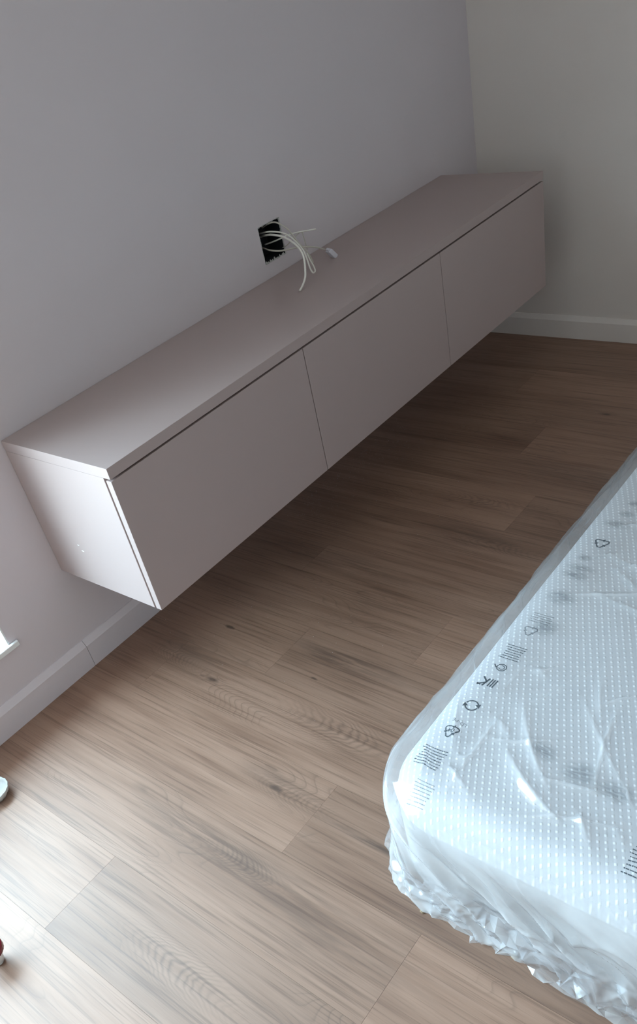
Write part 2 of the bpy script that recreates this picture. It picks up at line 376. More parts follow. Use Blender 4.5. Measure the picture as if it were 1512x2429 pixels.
obj('sill', boxes('sill', [(WIN_X0, WIN_X1, -0.004, 0.11, WIN_Z0-0.0155, WIN_Z0-0.0005), (WIN_X0-0.021, WIN_X1+0.021, -0.011, -0.0005, WIN_Z0-0.0155, WIN_Z0-0.0005)], 0.002, 2), M['pvc'], w1)

# ------------------------------------------------------------------ floating cabinet
XN, XF, DP, TOP, HC, SL = -2.25906, -0.25906, 0.39638, 0.6965, 0.38598, 0.02643
BOT = TOP - HC; DT = 0.018; GAP = 0.006; YF = -DP
cl = (XN, -DP/2, BOT)
cab = empty('floating_cabinet', cl, 'long cashmere grey wall-hung media cabinet with three flush handleless doors', 'cabinet')
def cpart(name, bs, mat, bevel=0.0007, label=None):
    o = obj(name, offset_mesh(boxes(name, bs, bevel, 2), cl), mat, cab)
    if label: o['label'] = label
    return o
YC = YF + DT + GAP                                            # front of carcass
cpart('top_panel', [(XN, XF, YF, -0.001, TOP-SL, TOP)], M['laminate'])
side = cpart('side_panel', [(XN, XN+0.018, YC, -0.001, BOT, TOP-SL-0.0004)], M['laminate'])
cpart('side_panel', [(XF-0.018, XF, YC, -0.001, BOT, TOP-SL-0.0004)], M['laminate'])
cpart('bottom_panel', [(XN+0.0181, XF-0.0181, YC, -0.001, BOT, BOT+0.018)], M['laminate'])
cpart('back_panel', [(XN+0.0181, XF-0.0181, -0.008, -0.001, BOT+0.0181, TOP-SL-0.0004)], M['laminate'])
cpart('front_rail', [(XN+0.0181, XF-0.0181, YC, YC+0.018, TOP-SL-0.06, TOP-SL-0.0004)], M['carcass_dark'])
s1, s2 = XN + 2*0.3320, XN + 2*0.6650
for s in (s1, s2): cpart('divider', [(s-0.009, s+0.009, YC, -0.009, BOT+0.0181, TOP-SL-0.061)], M['carcass_dark'])
g = 0.0014; DTOP = TOP-SL-0.0052
for a, b in ((XN, s1-g), (s1+g, s2-g), (s2+g, XF)):
    cpart('door', [(a, b, YF, YF+DT, BOT, DTOP)], M['laminate'], 0.0008)
# little white scuffs on the near side panel
def blob(name, c, ru, rv, ang):
    V = []; n = 14
    for i in range(n):
        t = 2*math.pi*i/n; a = ru*math.cos(t)*random.uniform(.75, 1.15); b = rv*math.sin(t)*random.uniform(.75, 1.15)
        V.append((c[0], c[1]+a*math.cos(ang)-b*math.sin(ang), c[2]+a*math.sin(ang)+b*math.cos(ang)))
    V = V + [(v[0]-0.0004, v[1], v[2]) for v in V]
    F = [tuple(range(n)), tuple(range(2*n-1, n-1, -1))] + [(i, n+i, n+(i+1) % n, (i+1) % n) for i in range(n)]
    return mesh(name, V, F)
for c, ru, rv, an in (((XN-0.0001, -0.1451, 0.4319), 0.0032, 0.0016, 0.2), ((XN-0.0001, -0.1547, 0.4167), 0.0055, 0.0019, 0.15)):
    me = blob('scuff_mark', c, ru, rv, an); offset_mesh(me, cl); o = obj('scuff_mark', me, M['scuff'], side)

# ------------------------------------------------------------------ open wall box with loose cables
bl = ((HX0+HX1)/2, 0.03, HZ0)
wb = empty('wall_box', bl, 'black open cable box sunk in the grey wall above the cabinet', 'junction box')
e = 0.0006; dpt = 0.06
obj('box_shell', offset_mesh(boxes('box_shell', [(HX0+e, HX0+0.003, 0.002, dpt, HZ0+e, HZ1-e), (HX1-0.003, HX1-e, 0.002, dpt, HZ0+e, HZ1-e), (HX0+0.003, HX1-0.003, 0.002, dpt, HZ0+e, HZ0+0.003), (HX0+0.003, HX1-0.003, 0.002, dpt, HZ1-0.003, HZ1-e), (HX0+e, HX1-e, dpt, dpt+0.003, HZ0+e, HZ1-e)]), bl), M['black'], wb)
# ragged plaster edge round the hole
V = []; F = []; per = []
nx = 26
for i in range(nx): per.append((HX0+(HX1-HX0)*i/nx, HZ0, 0, 1))
for i in range(nx): per.append((HX1, HZ0+(HZ1-HZ0)*i/nx, -1, 0))
for i in range(nx): per.append((HX1-(HX1-HX0)*i/nx, HZ1, 0, -1))
for i in range(nx): per.append((HX0, HZ1-(HZ1-HZ0)*i/nx, 1, 0))
n = len(per)
for (x, z, ix, iz) in per:
    cx, cz = (HX0+HX1)/2, (HZ0+HZ1)/2
    a = random.uniform(0.0006, 0.0042)*(1.9 if (iz == 1 and random.random() < .55) else 1); o_ = random.uniform(0.0008, 0.0028)
    V += [(x-ix*o_-(x-cx)*0.01, -0.0002, z-iz*o_-(z-cz)*0.01), (x, -random.uniform(0.0006, 0.0022), z), (x+ix*a, 0.0015+random.uniform(0, .003), z+iz*a), (x-ix*0.0003, 0.006, z-iz*0.0003)]
for i in range(n):
    j = (i+1) % n
    for q in range(3): F.append((4*i+q, 4*j+q, 4*j+q+1, 4*i+q+1))
obj('plaster_rim', offset_mesh(mesh('plaster_rim', V, F), bl), M['plaster'], wb)

# anchor points for the loose cables, read off as bearings from where the photo was taken, each given its own depth y
def at_y(a, b, y):
    u, v = 580+a/5.815, 480+b/5.815
    d = RX*((u-756+58.43)/1996.311) - UY*((v-1214.5-204.34)/1996.311) + FW
    return CAM + d*((y-CAM.y)/d.y)
def cable(label, pts, r, mat, extra=None):
    P = catmull([at_y(*p) for p in pts], 8)
    for p in P:
        if p.y < 0.0 and p.z < TOP + 0.001 + r: p.z = TOP + 0.001 + r
    base = P[0].copy()
    P = [p-base for p in P]
    if extra is None:
        o = obj('cable', tube('cable', P, r), mat, None, label, 'cable', 'loose cables hanging from the wall box'); o.location = base; return o, base
    root = empty('cable', base, label, 'cable', 'loose cables hanging from the wall box')
    obj('sheath', tube('sheath', P, r), mat, root); return root, base
cable('longest white cable arching from the wall box down onto the cabinet top', [(225,474,.05),(290,456,.01),(380,447,-.03),(540,478,-.08),(680,560,-.125),(770,650,-.15),(820,760,-.165),(838,900,-.172),(840,1030,-.178),(805,1145,-.182),(765,1220,-.186)], 0.0030, M['cable'])
cable('white cable from the wall box doubled back in a short hairpin loop', [(195,430,.05),(280,415,.01),(370,405,-.02),(520,420,-.06),(640,478,-.09),(740,570,-.12),(815,665,-.14),(868,790,-.15),(905,900,-.158),(945,968,-.162),(978,945,-.160),(950,870,-.155),(900,780,-.148),(862,700,-.142)], 0.0024, M['cable'])
cable('uppermost cable in the wall box, bending over the box edge, dull grey end', [(245,350,.045),(330,296,.0),(420,275,-.035),(510,310,-.05),(600,372,-.065),(680,468,-.08),(760,570,-.098),(840,650,-.112),(905,740,-.12),(950,832,-.124)], 0.0022, M['cable_grey'])
cable('short cable rising to the right above the others, pale bare tip', [(285,582,.045),(400,542,.01),(520,490,-.03),(600,455,-.04),(700,422,-.055),(800,400,-.065),(890,386,-.075),(985,368,-.085)], 0.0021, M['cable'])
cable('thin dull strand dropping between the raised cable and the plug lead', [(450,632,.04),(560,612,-.005),(640,540,-.025),(720,455,-.040),(790,408,-.048),(818,480,-.055),(850,590,-.062),(870,650,-.066)], 0.0016, M['cable_grey'])
root, b0 = cable('lowest cable in the wall box, ending in a white plug over the cabinet', [(250,628,.045),(350,660,.0),(480,670,-.03),(600,650,-.055),(720,622,-.075),(850,612,-.09),(1000,622,-.10),(1115,650,-.105)], 0.0024, M['cable_grey'], True)
pc = at_y(1205, 712, -0.108); pd = (at_y(1290, 800, -0.115) - at_y(1115, 630, -0.105)).normalized()
zz = Vector((0, 0, 1)); py_ = zz.cross(pd).normalized(); pz = pd.cross(py_)
Mx = Matrix(((pd.x, py_.x, pz.x, 0), (pd.y, py_.y, pz.y, 0), (pd.z, py_.z, pz.z, 0), (0, 0, 0, 1)))
pc.z = max(pc.z, TOP+0.014)
pm = boxes('plug', [(-0.015, 0.017, -0.011, 0.011, -0.007, 0.007), (-0.021, -0.0152, -0.006, 0.006, -0.004, 0.004)], 0.0015, 2); pm.transform(Matrix.Translation(pc-b0) @ Mx)
plug = obj('plug', pm, M['plug'], root); plug['label'] = 'white plug body'
sm = boxes('slot', [(-0.006, -0.001, -0.006, 0.006, 0.0069, 0.0074), (0.0165, 0.0174, -0.008, 0.008, -0.0045, 0.0045)]); sm.transform(Matrix.Translation(pc-b0) @ Mx)
obj('slot', sm, M['black'], plug)

# ------------------------------------------------------------------ mattress in plastic
BX0, BX1, BY0, BY1, BZ = -2.432, -0.40, -2.70, -1.062, 0.265
def vnoise(P, seed):
    P = np.asarray(P, float); i = np.floor(P).astype(np.int64); f = P - i; f = f*f*(3-2*f)
    def h(a, b, c):
        n = (a*374761393 + b*668265263 + c*2147483647 + seed*1274126177) & 0x7fffffff
        n = (n ^ (n >> 13)) * 1274126177 & 0x7fffffff; n = (n ^ (n >> 16)) * 374761393 & 0x7fffffff
        return (n ^ (n >> 15) & 0xffffff) % 65536 / 65535.0
    r = 0
    for dx in (0, 1):
        for dy in (0, 1):
            for dz in (0, 1):
                wt = (f[:, 0] if dx else 1-f[:, 0])*(f[:, 1] if dy else 1-f[:, 1])*(f[:, 2] if dz else 1-f[:, 2])
                r = r + wt*h(i[:, 0]+dx, i[:, 1]+dy, i[:, 2]+dz)
    return r*2-1
def fbm(P, seed, o=3):
    s = 0; a = 1.0; t = 0
    for k_ in range(o): s = s + a*vnoise(np.asarray(P)*2**k_, seed+k_); t += a; a *= 0.5
    return s/t
def axis_pts(a, fa, b, fine, coarse):      # fine from a to fa, coarse to b
    n1 = max(2, int(round(abs(fa-a)/fine))); n2 = max(2, int(round(abs(b-fa)/coarse)))
    return np.concatenate([np.linspace(a, fa, n1, endpoint=False), np.linspace(fa, b, n2+1)])
def shell(fine, coarse, fx, fy, inset, bottom=False):
    xs = axis_pts(BX0+inset, fx, BX1-inset, fine, coarse); ys = axis_pts(BY1-inset, fy, BY0+inset, fine, coarse)
    z0 = 0.006; zt = BZ-inset*0.6; zs = np.linspace(z0, zt, max(3, int((zt-z0)/fine)+1))
    V = []; F = []; off = 0
    def grid(A):
        nonlocal off
        a, b = A.shape[:2]; V.append(A.reshape(-1, 3)); idx = np.arange(a*b).reshape(a, b)+off; off += a*b
        F.append(np.stack([idx[:-1, :-1], idx[1:, :-1], idx[1:, 1:], idx[:-1, 1:]], -1).reshape(-1, 4))
    X, Y = np.meshgrid(xs, ys[::-1], indexing='ij'); grid(np.stack([X, Y, np.full_like(X, zt)], -1))
    for xv, rev in ((xs[0], True), (xs[-1], False)):
        Y2, Z2 = np.meshgrid(ys[::-1] if not rev else ys, zs, indexing='ij'); grid(np.stack([np.full_like(Y2, xv), Y2, Z2], -1))
    for yv, rev in ((ys[0], True), (ys[-1], False)):
        X2, Z2 = np.meshgrid(xs[::-1] if rev else xs, zs, indexing='ij'); grid(np.stack([X2, np.full_like(X2, yv), Z2], -1))
    V = np.concatenate(V); F = np.concatenate(F)
    key = np.round(V*1e5).astype(np.int64); _, ui, inv = np.unique(key, axis=0, return_index=True, return_inverse=True)
    V = V[ui]; F = inv.reshape(-1)[F]
    return V, F, (xs[0], xs[-1], ys[-1], ys[0], zt)
def rounded(V, lim, rp, rt):
    """round the plan corners by rp and the top edge by rt; returns points and normals"""
    x0, x1, y0, y1, zt = lim; P = V.copy(); Nn = np.zeros_like(V)
    cx = np.clip(P[:, 0], x0+rp, x1-rp); cy = np.clip(P[:, 1], y0+rp, y1-rp)
    d = np.stack([P[:, 0]-cx, P[:, 1]-cy], -1); m = np.maximum(np.abs(d[:, 0]), np.abs(d[:, 1])); ln = np.hypot(d[:, 0], d[:, 1])
    sc = np.where(ln > 1e-9, m/np.maximum(ln, 1e-9), 0); d = d*sc[:, None]          # square -> disc
    dist = np.hypot(d[:, 0], d[:, 1]); u = np.where(dist[:, None] > 1e-9, d/np.maximum(dist, 1e-9)[:, None], 0)
    # dist in [0, rp]; now profile rounding at the top edge
    e = np.maximum(dist-(rp-rt), 0); h = np.maximum(P[:, 2]-(zt-rt), 0)
    q = np.maximum(e, h); l2 = np.hypot(e, h); s2 = np.where(l2 > 1e-9, q/np.maximum(l2, 1e-9), 0)
    e2, h2 = e*s2, h*s2
    both = (e > 0) & (h > 0)
    e2 = np.where(both, e2, e); h2 = np.where(both, h2, h)
    dist2 = np.where(e > 0, rp-rt+e2, dist); z2 = np.where(h > 0, zt-rt+h2, P[:, 2])
    P = np.stack([cx+u[:, 0]*dist2, cy+u[:, 1]*dist2, z2], -1)
    hn = np.where(h > 0, h2, 0); en = np.where(e > 0, e2, 0); nl = np.hypot(hn, en)
    top_only = nl < 1e-9
    Nn = np.stack([u[:, 0]*en, u[:, 1]*en, hn], -1)/np.maximum(nl, 1e-9)[:, None]
    Nn[top_only] = (0, 0, 1)
    return P, Nn
def np_mesh(name, V, F):
    me = bpy.data.meshes.new(name); me.vertices.add(len(V)); me.vertices.foreach_set('co', V.astype(np.float32).ravel())
    me.loops.add(F.size); me.loops.foreach_set('vertex_index', F.astype(np.int32).ravel())
    me.polygons.add(len(F)); me.polygons.foreach_set('loop_start', np.arange(0, F.size, 4, dtype=np.int32))
    me.update(calc_edges=True); me.polygons.foreach_set('use_smooth', np.ones(len(F), bool)); me.validate(); me.update(); return me
ml = ((BX0+BX1)/2, (BY0+BY1)/2, 0.0)
bed = empty('wrapped_mattress', ml, 'thick mattress lying on the oak floor, wrapped in crumpled milky plastic film', 'mattress')
# core
V, F, lim = shell(0.02, 0.05, -1.0, -1.9, 0.022)
P, Nn = rounded(V, lim, 0.13, 0.07)
P = P + Nn*(0.003*fbm(P*4, 11, 2))[:, None]
P[:, 2] = np.maximum(P[:, 2], 0.004)
fc = P[F].mean(1); top = fc[:, 2] > lim[4]-0.055
for nm, sel, mt in (('quilted_top', top, M['tick']), ('side_band', ~top, M['band'])):
    used, inv = np.unique(F[sel], return_inverse=True)
    obj(nm, offset_mesh(np_mesh(nm, P[used], inv.reshape(-1, 4)), ml), mt, bed)
# film
V, F, lim = shell(0.0027, 0.03, -1.15, -1.70, 0.0)
P, Nn = rounded(V, lim, 0.15, 0.075)
def seg_ridge(P, a, b, amp, wid, curve=0.0, pw=1.15):
    """height of a tapered pinched fold running from a to b (world points)"""
    a = np.array(a, float); b = np.array(b, float); ab = b-a; L = np.linalg.norm(ab); res = np.zeros(len(P))
    pad = 5*wid+abs(curve); lo = np.minimum(a, b)-pad; hi = np.maximum(a, b)+pad
    m = np.all((P > lo) & (P < hi), axis=1)
    if not m.any(): return res
    Q = P[m]; t = np.clip(((Q-a) @ ab)/(L*L), 0, 1); c_ = a+t[:, None]*ab
    nrm = np.cross(ab/L, (0, 0, 1.0)); c_ = c_ + (curve*np.sin(np.pi*t))[:, None]*nrm
    d = np.linalg.norm(Q-c_, axis=1); taper = np.sin(np.pi*np.clip(t*0.96+0.02, 0, 1))**0.7
    res[m] = amp*np.exp(-(d/(wid*(0.4+0.6*taper)))**pw)*taper
    return res
sidef = np.clip((lim[4]-0.015-P[:, 2])/0.10, 0, 1)            # 0 on top, 1 low on the sides
low = np.clip((0.12-P[:, 2])/0.12, 0, 1); hem = 1-0.8*np.clip((0.03-P[:, 2])/0.03, 0, 1)
warp = np.stack([fbm(P*7, 71, 2), fbm(P*7+5, 72, 2), fbm(P*7+9, 73, 2)], -1)*0.035
disp = 0.005*fbm(P*np.array([3.5, 3.5, 4]), 3, 2)*(1-0.5*sidef)
# tension folds on the sides, drawn diagonally down from the corner
th = math.radians(38); W_ = P+warp
along = W_[:, 1]*math.cos(th)+W_[:, 2]*math.sin(th); across = -W_[:, 1]*math.sin(th)+W_[:, 2]*math.cos(th)
Q = np.stack([W_[:, 0]*9, along*4.0, across*17], -1)
disp = disp + sidef*0.022*((1-np.abs(fbm(Q, 21, 2)))**2-0.55)
Q = np.stack([W_[:, 0]*20, along*8.0, across*38], -1)
disp = disp + sidef*0.008*((1-np.abs(fbm(Q, 22, 2)))**2-0.5)
# crumpled hem
Q = (P+warp*1.2)*np.array([20, 15, 40.0])
disp = disp + low*hem*0.015*((1-np.abs(fbm(Q, 41, 3)))**3-0.4)
Q = (P+warp)*np.array([52, 46, 60.0])
disp = disp + low*hem*0.004*((1-np.abs(fbm(Q, 45, 2)))**2-0.5)
FOLDS = [((-2.15, -1.13, .27), (-2.40, -1.27, .24), .013, .011, .01), ((-2.28, -1.20, .27), (-2.43, -1.38, .15), .013, .010, -.01), ((-2.10, -1.24, .27), (-2.30, -1.40, .26), .010, .012, .015),
         ((-2.24, -1.47, .27), (-2.43, -1.49, .14), .014, .010, .0), ((-2.25, -1.53, .27), (-2.44, -1.45, .10), .012, .010, .0), ((-1.76, -1.20, .27), (-1.80, -1.50, .27), .010, .007, .010),
         ((-1.62, -1.17, .27), (-1.68, -1.42, .27), .009, .007, .008), ((-1.66, -1.22, .27), (-1.74, -1.33, .27), .009, .007, .0), ((-2.02, -1.40, .27), (-2.28, -1.45, .26), .006, .007, .01),
         ((-1.90, -1.36, .27), (-2.20, -1.22, .27), .005, .007, .0), ((-1.96, -1.22, .27), (-2.16, -1.20, .27), .005, .007, .01), ((-1.35, -1.10, .26), (-1.75, -1.09, .26), .006, .010, .01),
         ((-2.36, -1.12, .22), (-2.43, -1.30, .03), .014, .012, .0), ((-2.42, -1.22, .20), (-2.44, -1.50, .04), .014, .012, .0), ((-2.42, -1.33, .22), (-2.44, -1.55, .06), .012, .010, .0),
         ((-2.34, -1.55, .27), (-2.46, -1.60, .02), .026, .022, .0), ((-2.20, -1.58, .27), (-2.36, -1.56, .25), .012, .012, .01), ((-1.70, -1.08, .25), (-2.10, -1.10, .26), .005, .012, .01),
         ((-2.22, -1.26, .27), (-2.33, -1.42, .265), .017, .014, .012), ((-2.17, -1.22, .27), (-2.21, -1.27, .27), .010, .009, .0), ((-2.02, -1.22, .27), (-2.04, -1.26, .27), .008, .008, .0),
         ((-2.29, -1.43, .27), (-2.38, -1.50, .25), .015, .011, .0), ((-2.31, -1.19, .27), (-2.37, -1.30, .25), .014, .010, .0), ((-1.95, -1.34, .27), (-2.12, -1.40, .27), .009, .008, .01),
         ((-2.33, -1.44, .262), (-2.43, -1.53, .19), .018, .013, .008), ((-2.36, -1.49, .25), (-2.44, -1.50, .14), .018, .010, .0), ((-2.30, -1.50, .268), (-2.42, -1.57, .21), .015, .012, -.01), ((-2.38, -1.40, .24), (-2.44, -1.47, .12), .014, .010, .0)]
rf = random.Random(19)
for i in range(30):                                            # loose creases over the top
    x = rf.uniform(-2.40, -1.15); y = rf.uniform(-1.12, -1.65); a_ = math.radians(rf.choice((-60, -75, -100, -40, 200))+rf.gauss(0, 16)); L = rf.uniform(0.06, 0.26)
    FOLDS.append(((x, y, .268), (x+L*math.cos(a_), y+L*math.sin(a_), .268), rf.uniform(.004, .0095), rf.uniform(.005, .0075), rf.gauss(0, .010)))
for i in range(34):                                            # folds over the near edge
    y = rf.uniform(-1.12, -1.68); dy = rf.uniform(-.16, .02)
    FOLDS.append(((-2.33+rf.uniform(-.03, .06), y, .262), (-2.435, y+dy, rf.uniform(.02, .16)), rf.uniform(.004, .012), rf.uniform(.006, .012), rf.gauss(0, .012)))
ridge = np.zeros(len(P)); crest = np.zeros(len(P))
for fa in FOLDS:
    rg_ = seg_ridge(P, *fa); ridge = ridge + rg_; crest = np.maximum(crest, rg_/fa[2])
thick = 0.40*crest**2 + 0.22*np.clip(1-np.abs(sidef-0.3)/0.35, 0, 1)*np.clip(0.7+fbm(P*9, 91, 2), 0, 1)
thick = thick + sidef*np.clip(0.20+0.45*fbm(np.stack([W_[:, 0]*6, along*5, across*22], -1), 81, 3), 0.04, 0.5)   # gathered, doubled film is milkier
thick = thick + (1-sidef)*np.clip(0.55*fbm(np.stack([W_[:, 0]*2.2, W_[:, 1]*3.2, P[:, 2]], -1)+4, 83, 3)-0.12, 0, 0.25)
disp = disp + ridge
disp = disp + 0.006                                             # film stands off the ticking
P = P + Nn*disp[:, None]
# skirt of film spreading on the floor
out = P[:, :2]-np.array([np.clip(P[:, 0], lim[0]+.15, lim[1]-.15), np.clip(P[:, 1], lim[2]+.15, lim[3]-.15)]).T
ol = np.maximum(np.linalg.norm(out, axis=1), 1e-6)
fl2 = np.stack([P[:, 0]*7, P[:, 1]*7, P[:, 2]*0], -1)
sp_ = np.clip((0.05-V[:, 2])/0.05, 0, 1)**1.6*(0.010+0.014*fbm(fl2, 61, 3))
P[:, :2] += out/ol[:, None]*sp_[:, None]
P[:, 2] = np.maximum(P[:, 2], 0.0025)
F = F[:, ::-1] if np.cross(P[F[0, 1]]-P[F[0, 0]], P[F[0, 2]]-P[F[0, 0]])[2] < 0 else F
film_me = np_mesh('plastic_wrap', P, F)
bvh = BVHTree.FromPolygons([tuple(v) for v in P], [tuple(int(i) for i in f) for f in F])
att = film_me.attributes.new('fold', 'FLOAT', 'POINT'); att.data.foreach_set('value', thick.astype(np.float32))
film = obj('plastic_wrap', offset_mesh(film_me, ml), M['film'], bed); film['label'] = 'milky plastic film printed with dark recycling marks'

# stiff crumpled hem of spare film bunched along the floor
def outline(step):
    pts = []; r = 0.15
    x0, y1 = BX0, BY1
    for y in np.arange(-2.3, y1-r, step): pts.append((x0, y, -1.0, 0.0))
    n = int(r*math.pi/2/step)
    for i in range(n+1):
        t = math.pi - (math.pi/2)*i/n; pts.append((x0+r+r*math.cos(t), y1-r+r*math.sin(t), math.cos(t), math.sin(t)))
    for x in np.arange(x0+r+step, -1.3, step): pts.append((x, y1, 0.0, 1.0))
    return pts
ol_ = outline(0.019); rows = 7; V = []; F = []; rh = random.Random(5)
for i, (x, y, nx_, ny_) in enumerate(ol_):
    wob_ = 0.5+0.5*math.sin(i*0.21)*math.sin(i*0.057+1); hh = (0.055+0.05*wob_ if ny_ < 0.05 else 0.05) if nx_ < -0.2 else 0.035
    for j in range(rows):
        t = j/(rows-1); z = hh*(1-t)**1.2; off = 0.004+0.020*t**1.5*(0.6+0.6*wob_) + (0 if j in (0,) else rh.gauss(0, 0.0052)) + 0.006*math.sin(i*0.31+1.0)*t
        off *= 0.5 if nx_ > -0.2 else (0.55 if ny_ > 0.05 else 1.0)
        jx = rh.gauss(0, 0.0065); V.append((x+nx_*off-ny_*jx, y+ny_*off+nx_*jx, max(0.0012, z+(rh.gauss(0, 0.0028) if 0 < j < rows-1 else 0))))
for i in range(len(ol_)-1):
    for j in range(rows-1):
        a, b, c, d = i*rows+j, (i+1)*rows+j, (i+1)*rows+j+1, i*rows+j+1
        F += [(a, b, c), (a, c, d)] if (i+j) % 2 else [(a, b, d), (b, c, d)]
hm = mesh('crumpled_hem', V, F); at_ = hm.attributes.new('fold', 'FLOAT', 'POINT'); at_.data.foreach_set('value', [max(0.0, rh.gauss(0.08, 0.14)) for _ in hm.vertices])
obj('crumpled_hem', offset_mesh(hm, ml), M['film'], film)

# printed marks lie on the film; local (right, up) -> world (y, -x)
def decal(name, ax, ay, polys, mat, label=None, uv=False, yaw=0.0, lift=0.0009):
    V = []; F = []; U = []; c, s = math.cos(yaw), math.sin(yaw)
    for poly in polys:
        ids = []
        for (r, u) in poly:
            r2, u2 = r*c-u*s, r*s+u*c
            wx, wy = ax-u2, ay+r2
            hit = bvh.ray_cast(Vector((wx, wy, 0.6)), Vector((0, 0, -1)))
            z = hit[0].z if hit[0] is not None else BZ
            nz = hit[1] if hit[1] is not None else Vector((0, 0, 1))
            if nz.z < 0: nz = -nz
            V.append((wx+nz.x*lift, wy+nz.y*lift, z+nz.z*lift)); ids.append(len(V)-1)
        F.append(ids)
    me = mesh(name, V, F, True)
    if uv:
        lay = me.uv_layers.new(name='UVMap'); rs = [p for poly in polys for p in poly]
        mr = max(abs(p[0]) for p in rs); mu = max(abs(p[1]) for p in rs)
        for li, lp in enumerate(me.loops): lay.data[li].uv = (rs[lp.vertex_index][0]/mr, rs[lp.vertex_index][1]/mu)
    offset_mesh(me, ml); o = obj(name, me, mat, film)
    if label: o['label'] = label
    return o
def bar(x0, y0, x1, y1, wd, n=None):
    L = math.hypot(x1-x0, y1-y0); n = n or max(1, int(L/0.004)); nx_, ny_ = -(y1-y0)/L*wd/2, (x1-x0)/L*wd/2; out = []
    for i in range(n):
        a, b = i/n, (i+1)/n; p = (x0+(x1-x0)*a, y0+(y1-y0)*a); q = (x0+(x1-x0)*b, y0+(y1-y0)*b)
        out.append([(p[0]-nx_, p[1]-ny_), (q[0]-nx_, q[1]-ny_), (q[0]+nx_, q[1]+ny_), (p[0]+nx_, p[1]+ny_)])
    return out
def arc(cx, cy, r, a0, a1, wd, n=14, ry=None):
    ry = ry or r; pts = [(cx+r*math.cos(a0+(a1-a0)*i/n), cy+ry*math.sin(a0+(a1-a0)*i/n)) for i in range(n+1)]; out = []
    for p, q in zip(pts, pts[1:]): out += bar(*p, *q, wd, 1)
    return out
def lines(wdt, n, pitch, seed, last=None):
    """illegible small print: rows of short word-like dashes"""
    rnd = random.Random(seed); out = []
    for i in range(n):
        L = wdt*rnd.uniform(0.72, 1.0); x = -L/2; y = (n/2-i)*pitch
        while x < L/2-0.001:
            l = rnd.uniform(0.0022, 0.0065); e_ = min(x+l, L/2)
            if e_ - x > 0.0008: out += bar(x, y, e_, y, pitch*rnd.uniform(0.22, 0.34))
            x = e_ + 0.0007
    return out
def text_polys(body, size, cx, cy):
    cu = bpy.data.curves.new('t', 'FONT'); cu.body = body; cu.size = size; cu.align_x = 'CENTER'; cu.align_y = 'CENTER'; cu.resolution_u = 3; cu.offset = size*0.012
    o = bpy.data.objects.new('t', cu); C.objects.link(o); dg = bpy.context.evaluated_depsgraph_get(); me = bpy.data.meshes.new_from_object(o.evaluated_get(dg))
    out = [[(me.vertices[i].co.x+cx, me.vertices[i].co.y+cy) for i in p.vertices] for p in me.polygons]
    bpy.data.objects.remove(o); bpy.data.curves.remove(cu); bpy.data.meshes.remove(me); return out
def recycle(s):
    out = []; R = 0.60*s; wd = 0.085*s
    co = [(R*math.cos(math.pi/2+i*2*math.pi/3), R*math.sin(math.pi/2+i*2*math.pi/3)) for i in range(3)]
    for i in range(3):
        a, b, c = co[i-1], co[i], co[(i+1) % 3]
        p = lambda A, B, t: (A[0]+(B[0]-A[0])*t, A[1]+(B[1]-A[1])*t)
        st = p(b, a, 0.42); m1 = p(b, a, 0.16); m2 = p(b, c, 0.16); en = p(b, c, 0.40)
        out += bar(*st, *m1, wd, 2) + bar(*m1, *m2, wd, 2) + bar(*m2, *en, wd, 2)
        dx, dy = c[0]-b[0], c[1]-b[1]; L = math.hypot(dx, dy); dx, dy = dx/L, dy/L
        out.append([(en[0]-dy*0.14*s, en[1]+dx*0.14*s), (en[0]+dy*0.14*s, en[1]-dx*0.14*s), (en[0]+dx*0.2*s, en[1]+dy*0.2*s)])
    return out
def soft(w_, h_, n=6):
    return [[(-w_+2*w_*i/n, -h_+2*h_*j/n), (-w_+2*w_*(i+1)/n, -h_+2*h_*j/n), (-w_+2*w_*(i+1)/n, -h_+2*h_*(j+1)/n), (-w_+2*w_*i/n, -h_+2*h_*(j+1)/n)] for i in range(n) for j in range(n)]
yb = -1.166
decal('recycling_symbol', -2.243, yb, recycle(0.032) + text_polys('04', 0.013, 0, -0.001), M['ink'])
decal('material_code', -2.2175, yb-0.004, text_polys('LD-PE', 0.011, 0, 0), M['ink_pale'])
decal('warning_text', -2.309, yb+0.002, lines(0.052, 8, 0.0062, 5), M['ink'])
decal('warning_text', -2.383, -1.187, lines(0.045, 8, 0.0060, 8), M['ink_pale'])
decal('arrow_symbol', -2.167, yb, arc(0, 0, 0.0125, 0.5, 3.0, 0.0028) + arc(0, 0, 0.0125, 3.7, 6.1, 0.0028) + [[(0.015, 0.010), (0.006, 0.0035), (0.0155, -0.002)], [(-0.015, -0.010), (-0.006, -0.0035), (-0.0155, 0.002)]], M['ink'])
decal('care_symbol', -2.098, yb, bar(0.004, -0.011, 0.010, 0.013, 0.0035) + bar(0.006, 0, 0.018, -0.012, 0.0035) + bar(0.007, 0.001, 0.021, 0.013, 0.0035) + bar(-0.002, -0.012, 0.0, 0.010, 0.0028) + bar(-0.007, -0.012, -0.005, 0.010, 0.0028) + bar(-0.012, -0.012, -0.010, 0.010, 0.0028) + bar(0.014, 0.012, 0.022, 0.009, 0.003), M['ink'])
decal('package_symbol', -2.049, yb, arc(0, 0, 0.010, 0, 2*math.pi, 0.0022, 8) + arc(0, 0, 0.0055, 0.4, 5.2, 0.0018) + bar(0.010, 0.004, 0.017, -0.004, 0.0025), M['ink'])
decal('warning_text', -1.998, yb, lines(0.044, 7, 0.0066, 15), M['ink'])
decal('recycling_symbol', -1.927, yb, recycle(0.032), M['ink_pale'])
decal('warning_text', -1.882, yb-0.004, lines(0.050, 5, 0.0064, 25), M['ink_pale'])
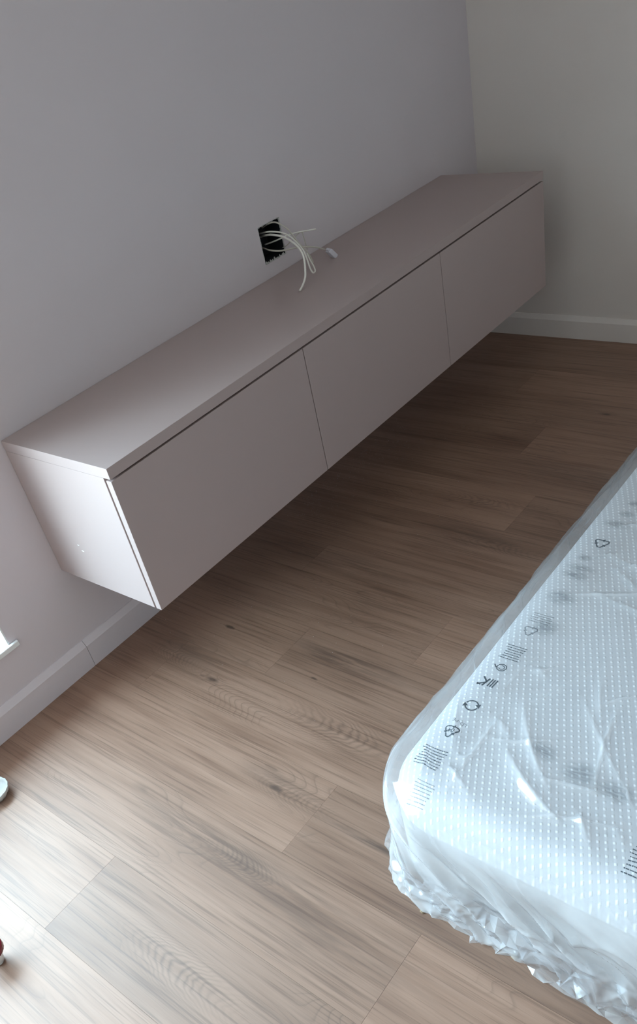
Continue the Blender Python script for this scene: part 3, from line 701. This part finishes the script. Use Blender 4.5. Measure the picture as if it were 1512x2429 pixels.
for x_, y_, a_, b_ in ((-1.806, -1.176, .036, .028), (-1.727, -1.171, .034, .018), (-1.700, -1.173, .036, .016), (-1.663, -1.165, .018, .014), (-1.521, -1.179, .034, .018), (-1.475, -1.183, .020, .014), (-1.429, -1.182, .016, .012),
                       (-2.207, -1.331, .030, .024), (-2.221, -1.403, .036, .030), (-2.230, -1.469, .040, .024), (-1.905, -1.19, .03, .03)):
    decal('blurred_print', x_, y_, soft(a_, b_), M['ink_soft'], uv=True)
decal('recycling_symbol', -1.600, -1.176, recycle(0.036), M['ink'])
decal('warning_text', -2.335, -1.548, lines(0.034, 8, 0.0075, 35), M['ink'])

# ------------------------------------------------------------------ small things on the floor
def floor_pt(u, v, z=0.0):
    d = RX*((u-756+58.43)/1996.311) - UY*((v-1214.5-204.34)/1996.311) + FW
    return CAM + d*((z-CAM.z)/d.z)
def crumb(label, u, v, r):
    bm = bmesh.new(); bmesh.ops.create_icosphere(bm, subdivisions=2, radius=r)
    for vv in bm.verts: vv.co *= random.uniform(0.7, 1.25); vv.co.z = max(vv.co.z*0.7, -r*0.45)
    me = bpy.data.meshes.new('crumb'); bm.to_mesh(me); bm.free()
    o = obj('crumb', me, M['crumb'], None, label, 'debris', 'crumbs on the floor by the mattress'); p = floor_pt(u, v); o.location = (p.x, p.y, r*0.45)
crumb('tiny brown crumb on the floor left of the mattress corner', 1003, 2163, 0.0042)
crumb('brown crumb on the floor below the middle of the mattress edge', 1222, 2271, 0.0062)
# pale dust on the boards in front of the cabinet
V = []; F = []
for i in range(420):
    t = random.random(); x = -1.45+0.55*t+random.gauss(0, .05); y = -0.06-abs(random.gauss(0, .10)); r = random.uniform(0.0004, 0.0012)
    if random.random() < .3: x = random.uniform(-2.2, -.6); y = random.uniform(-.8, -.02)
    b = len(V); a0 = random.random()*6
    V += [(x+r*math.cos(a0+k_*2.094), y+r*math.sin(a0+k_*2.094), 0.0002) for k_ in range(3)] + [(x, y, 0.0002+r)]
    F += [(b, b+1, b+3), (b+1, b+2, b+3), (b+2, b, b+3), (b+2, b+1, b)]
obj('dust', mesh('dust', V, F), M['dust'], None, 'fine pale dust scattered on the floor below the cabinet', 'dust', None, 'stuff')
# glass dish and red-topped jar, both cut by the left edge of the photo
p = floor_pt(-14, 1882, 0.012)
gd = empty('glass_dish', (p.x, p.y, 0.0), 'small pale ribbed glass dish on the floor near the skirting board', 'dish')
obj('bowl', lathe('bowl', [(0.024, 0.0005), (0.030, 0.003), (0.037, 0.014), (0.040, 0.026), (0.0385, 0.0265), (0.035, 0.016), (0.028, 0.007), (0.004, 0.006)], 64, 0.02, 16), M['jar'], gd)
p = floor_pt(-27, 2250, 0.05)
jr = empty('jar', (p.x, p.y, 0.0), 'small jar with dark red lid on the floor at the lower left edge', 'jar')
obj('jar_body', lathe('jar_body', [(0.010, 0.0005), (0.0125, 0.003), (0.014, 0.010), (0.016, 0.030), (0.019, 0.038), (0.018, 0.042)], 40), M['jar'], jr)
obj('lid', lathe('lid', [(0.0205, 0.0375), (0.0265, 0.039), (0.027, 0.052), (0.0255, 0.055), (0.004, 0.0555)], 48, 0.008, 24), M['red'], jr)
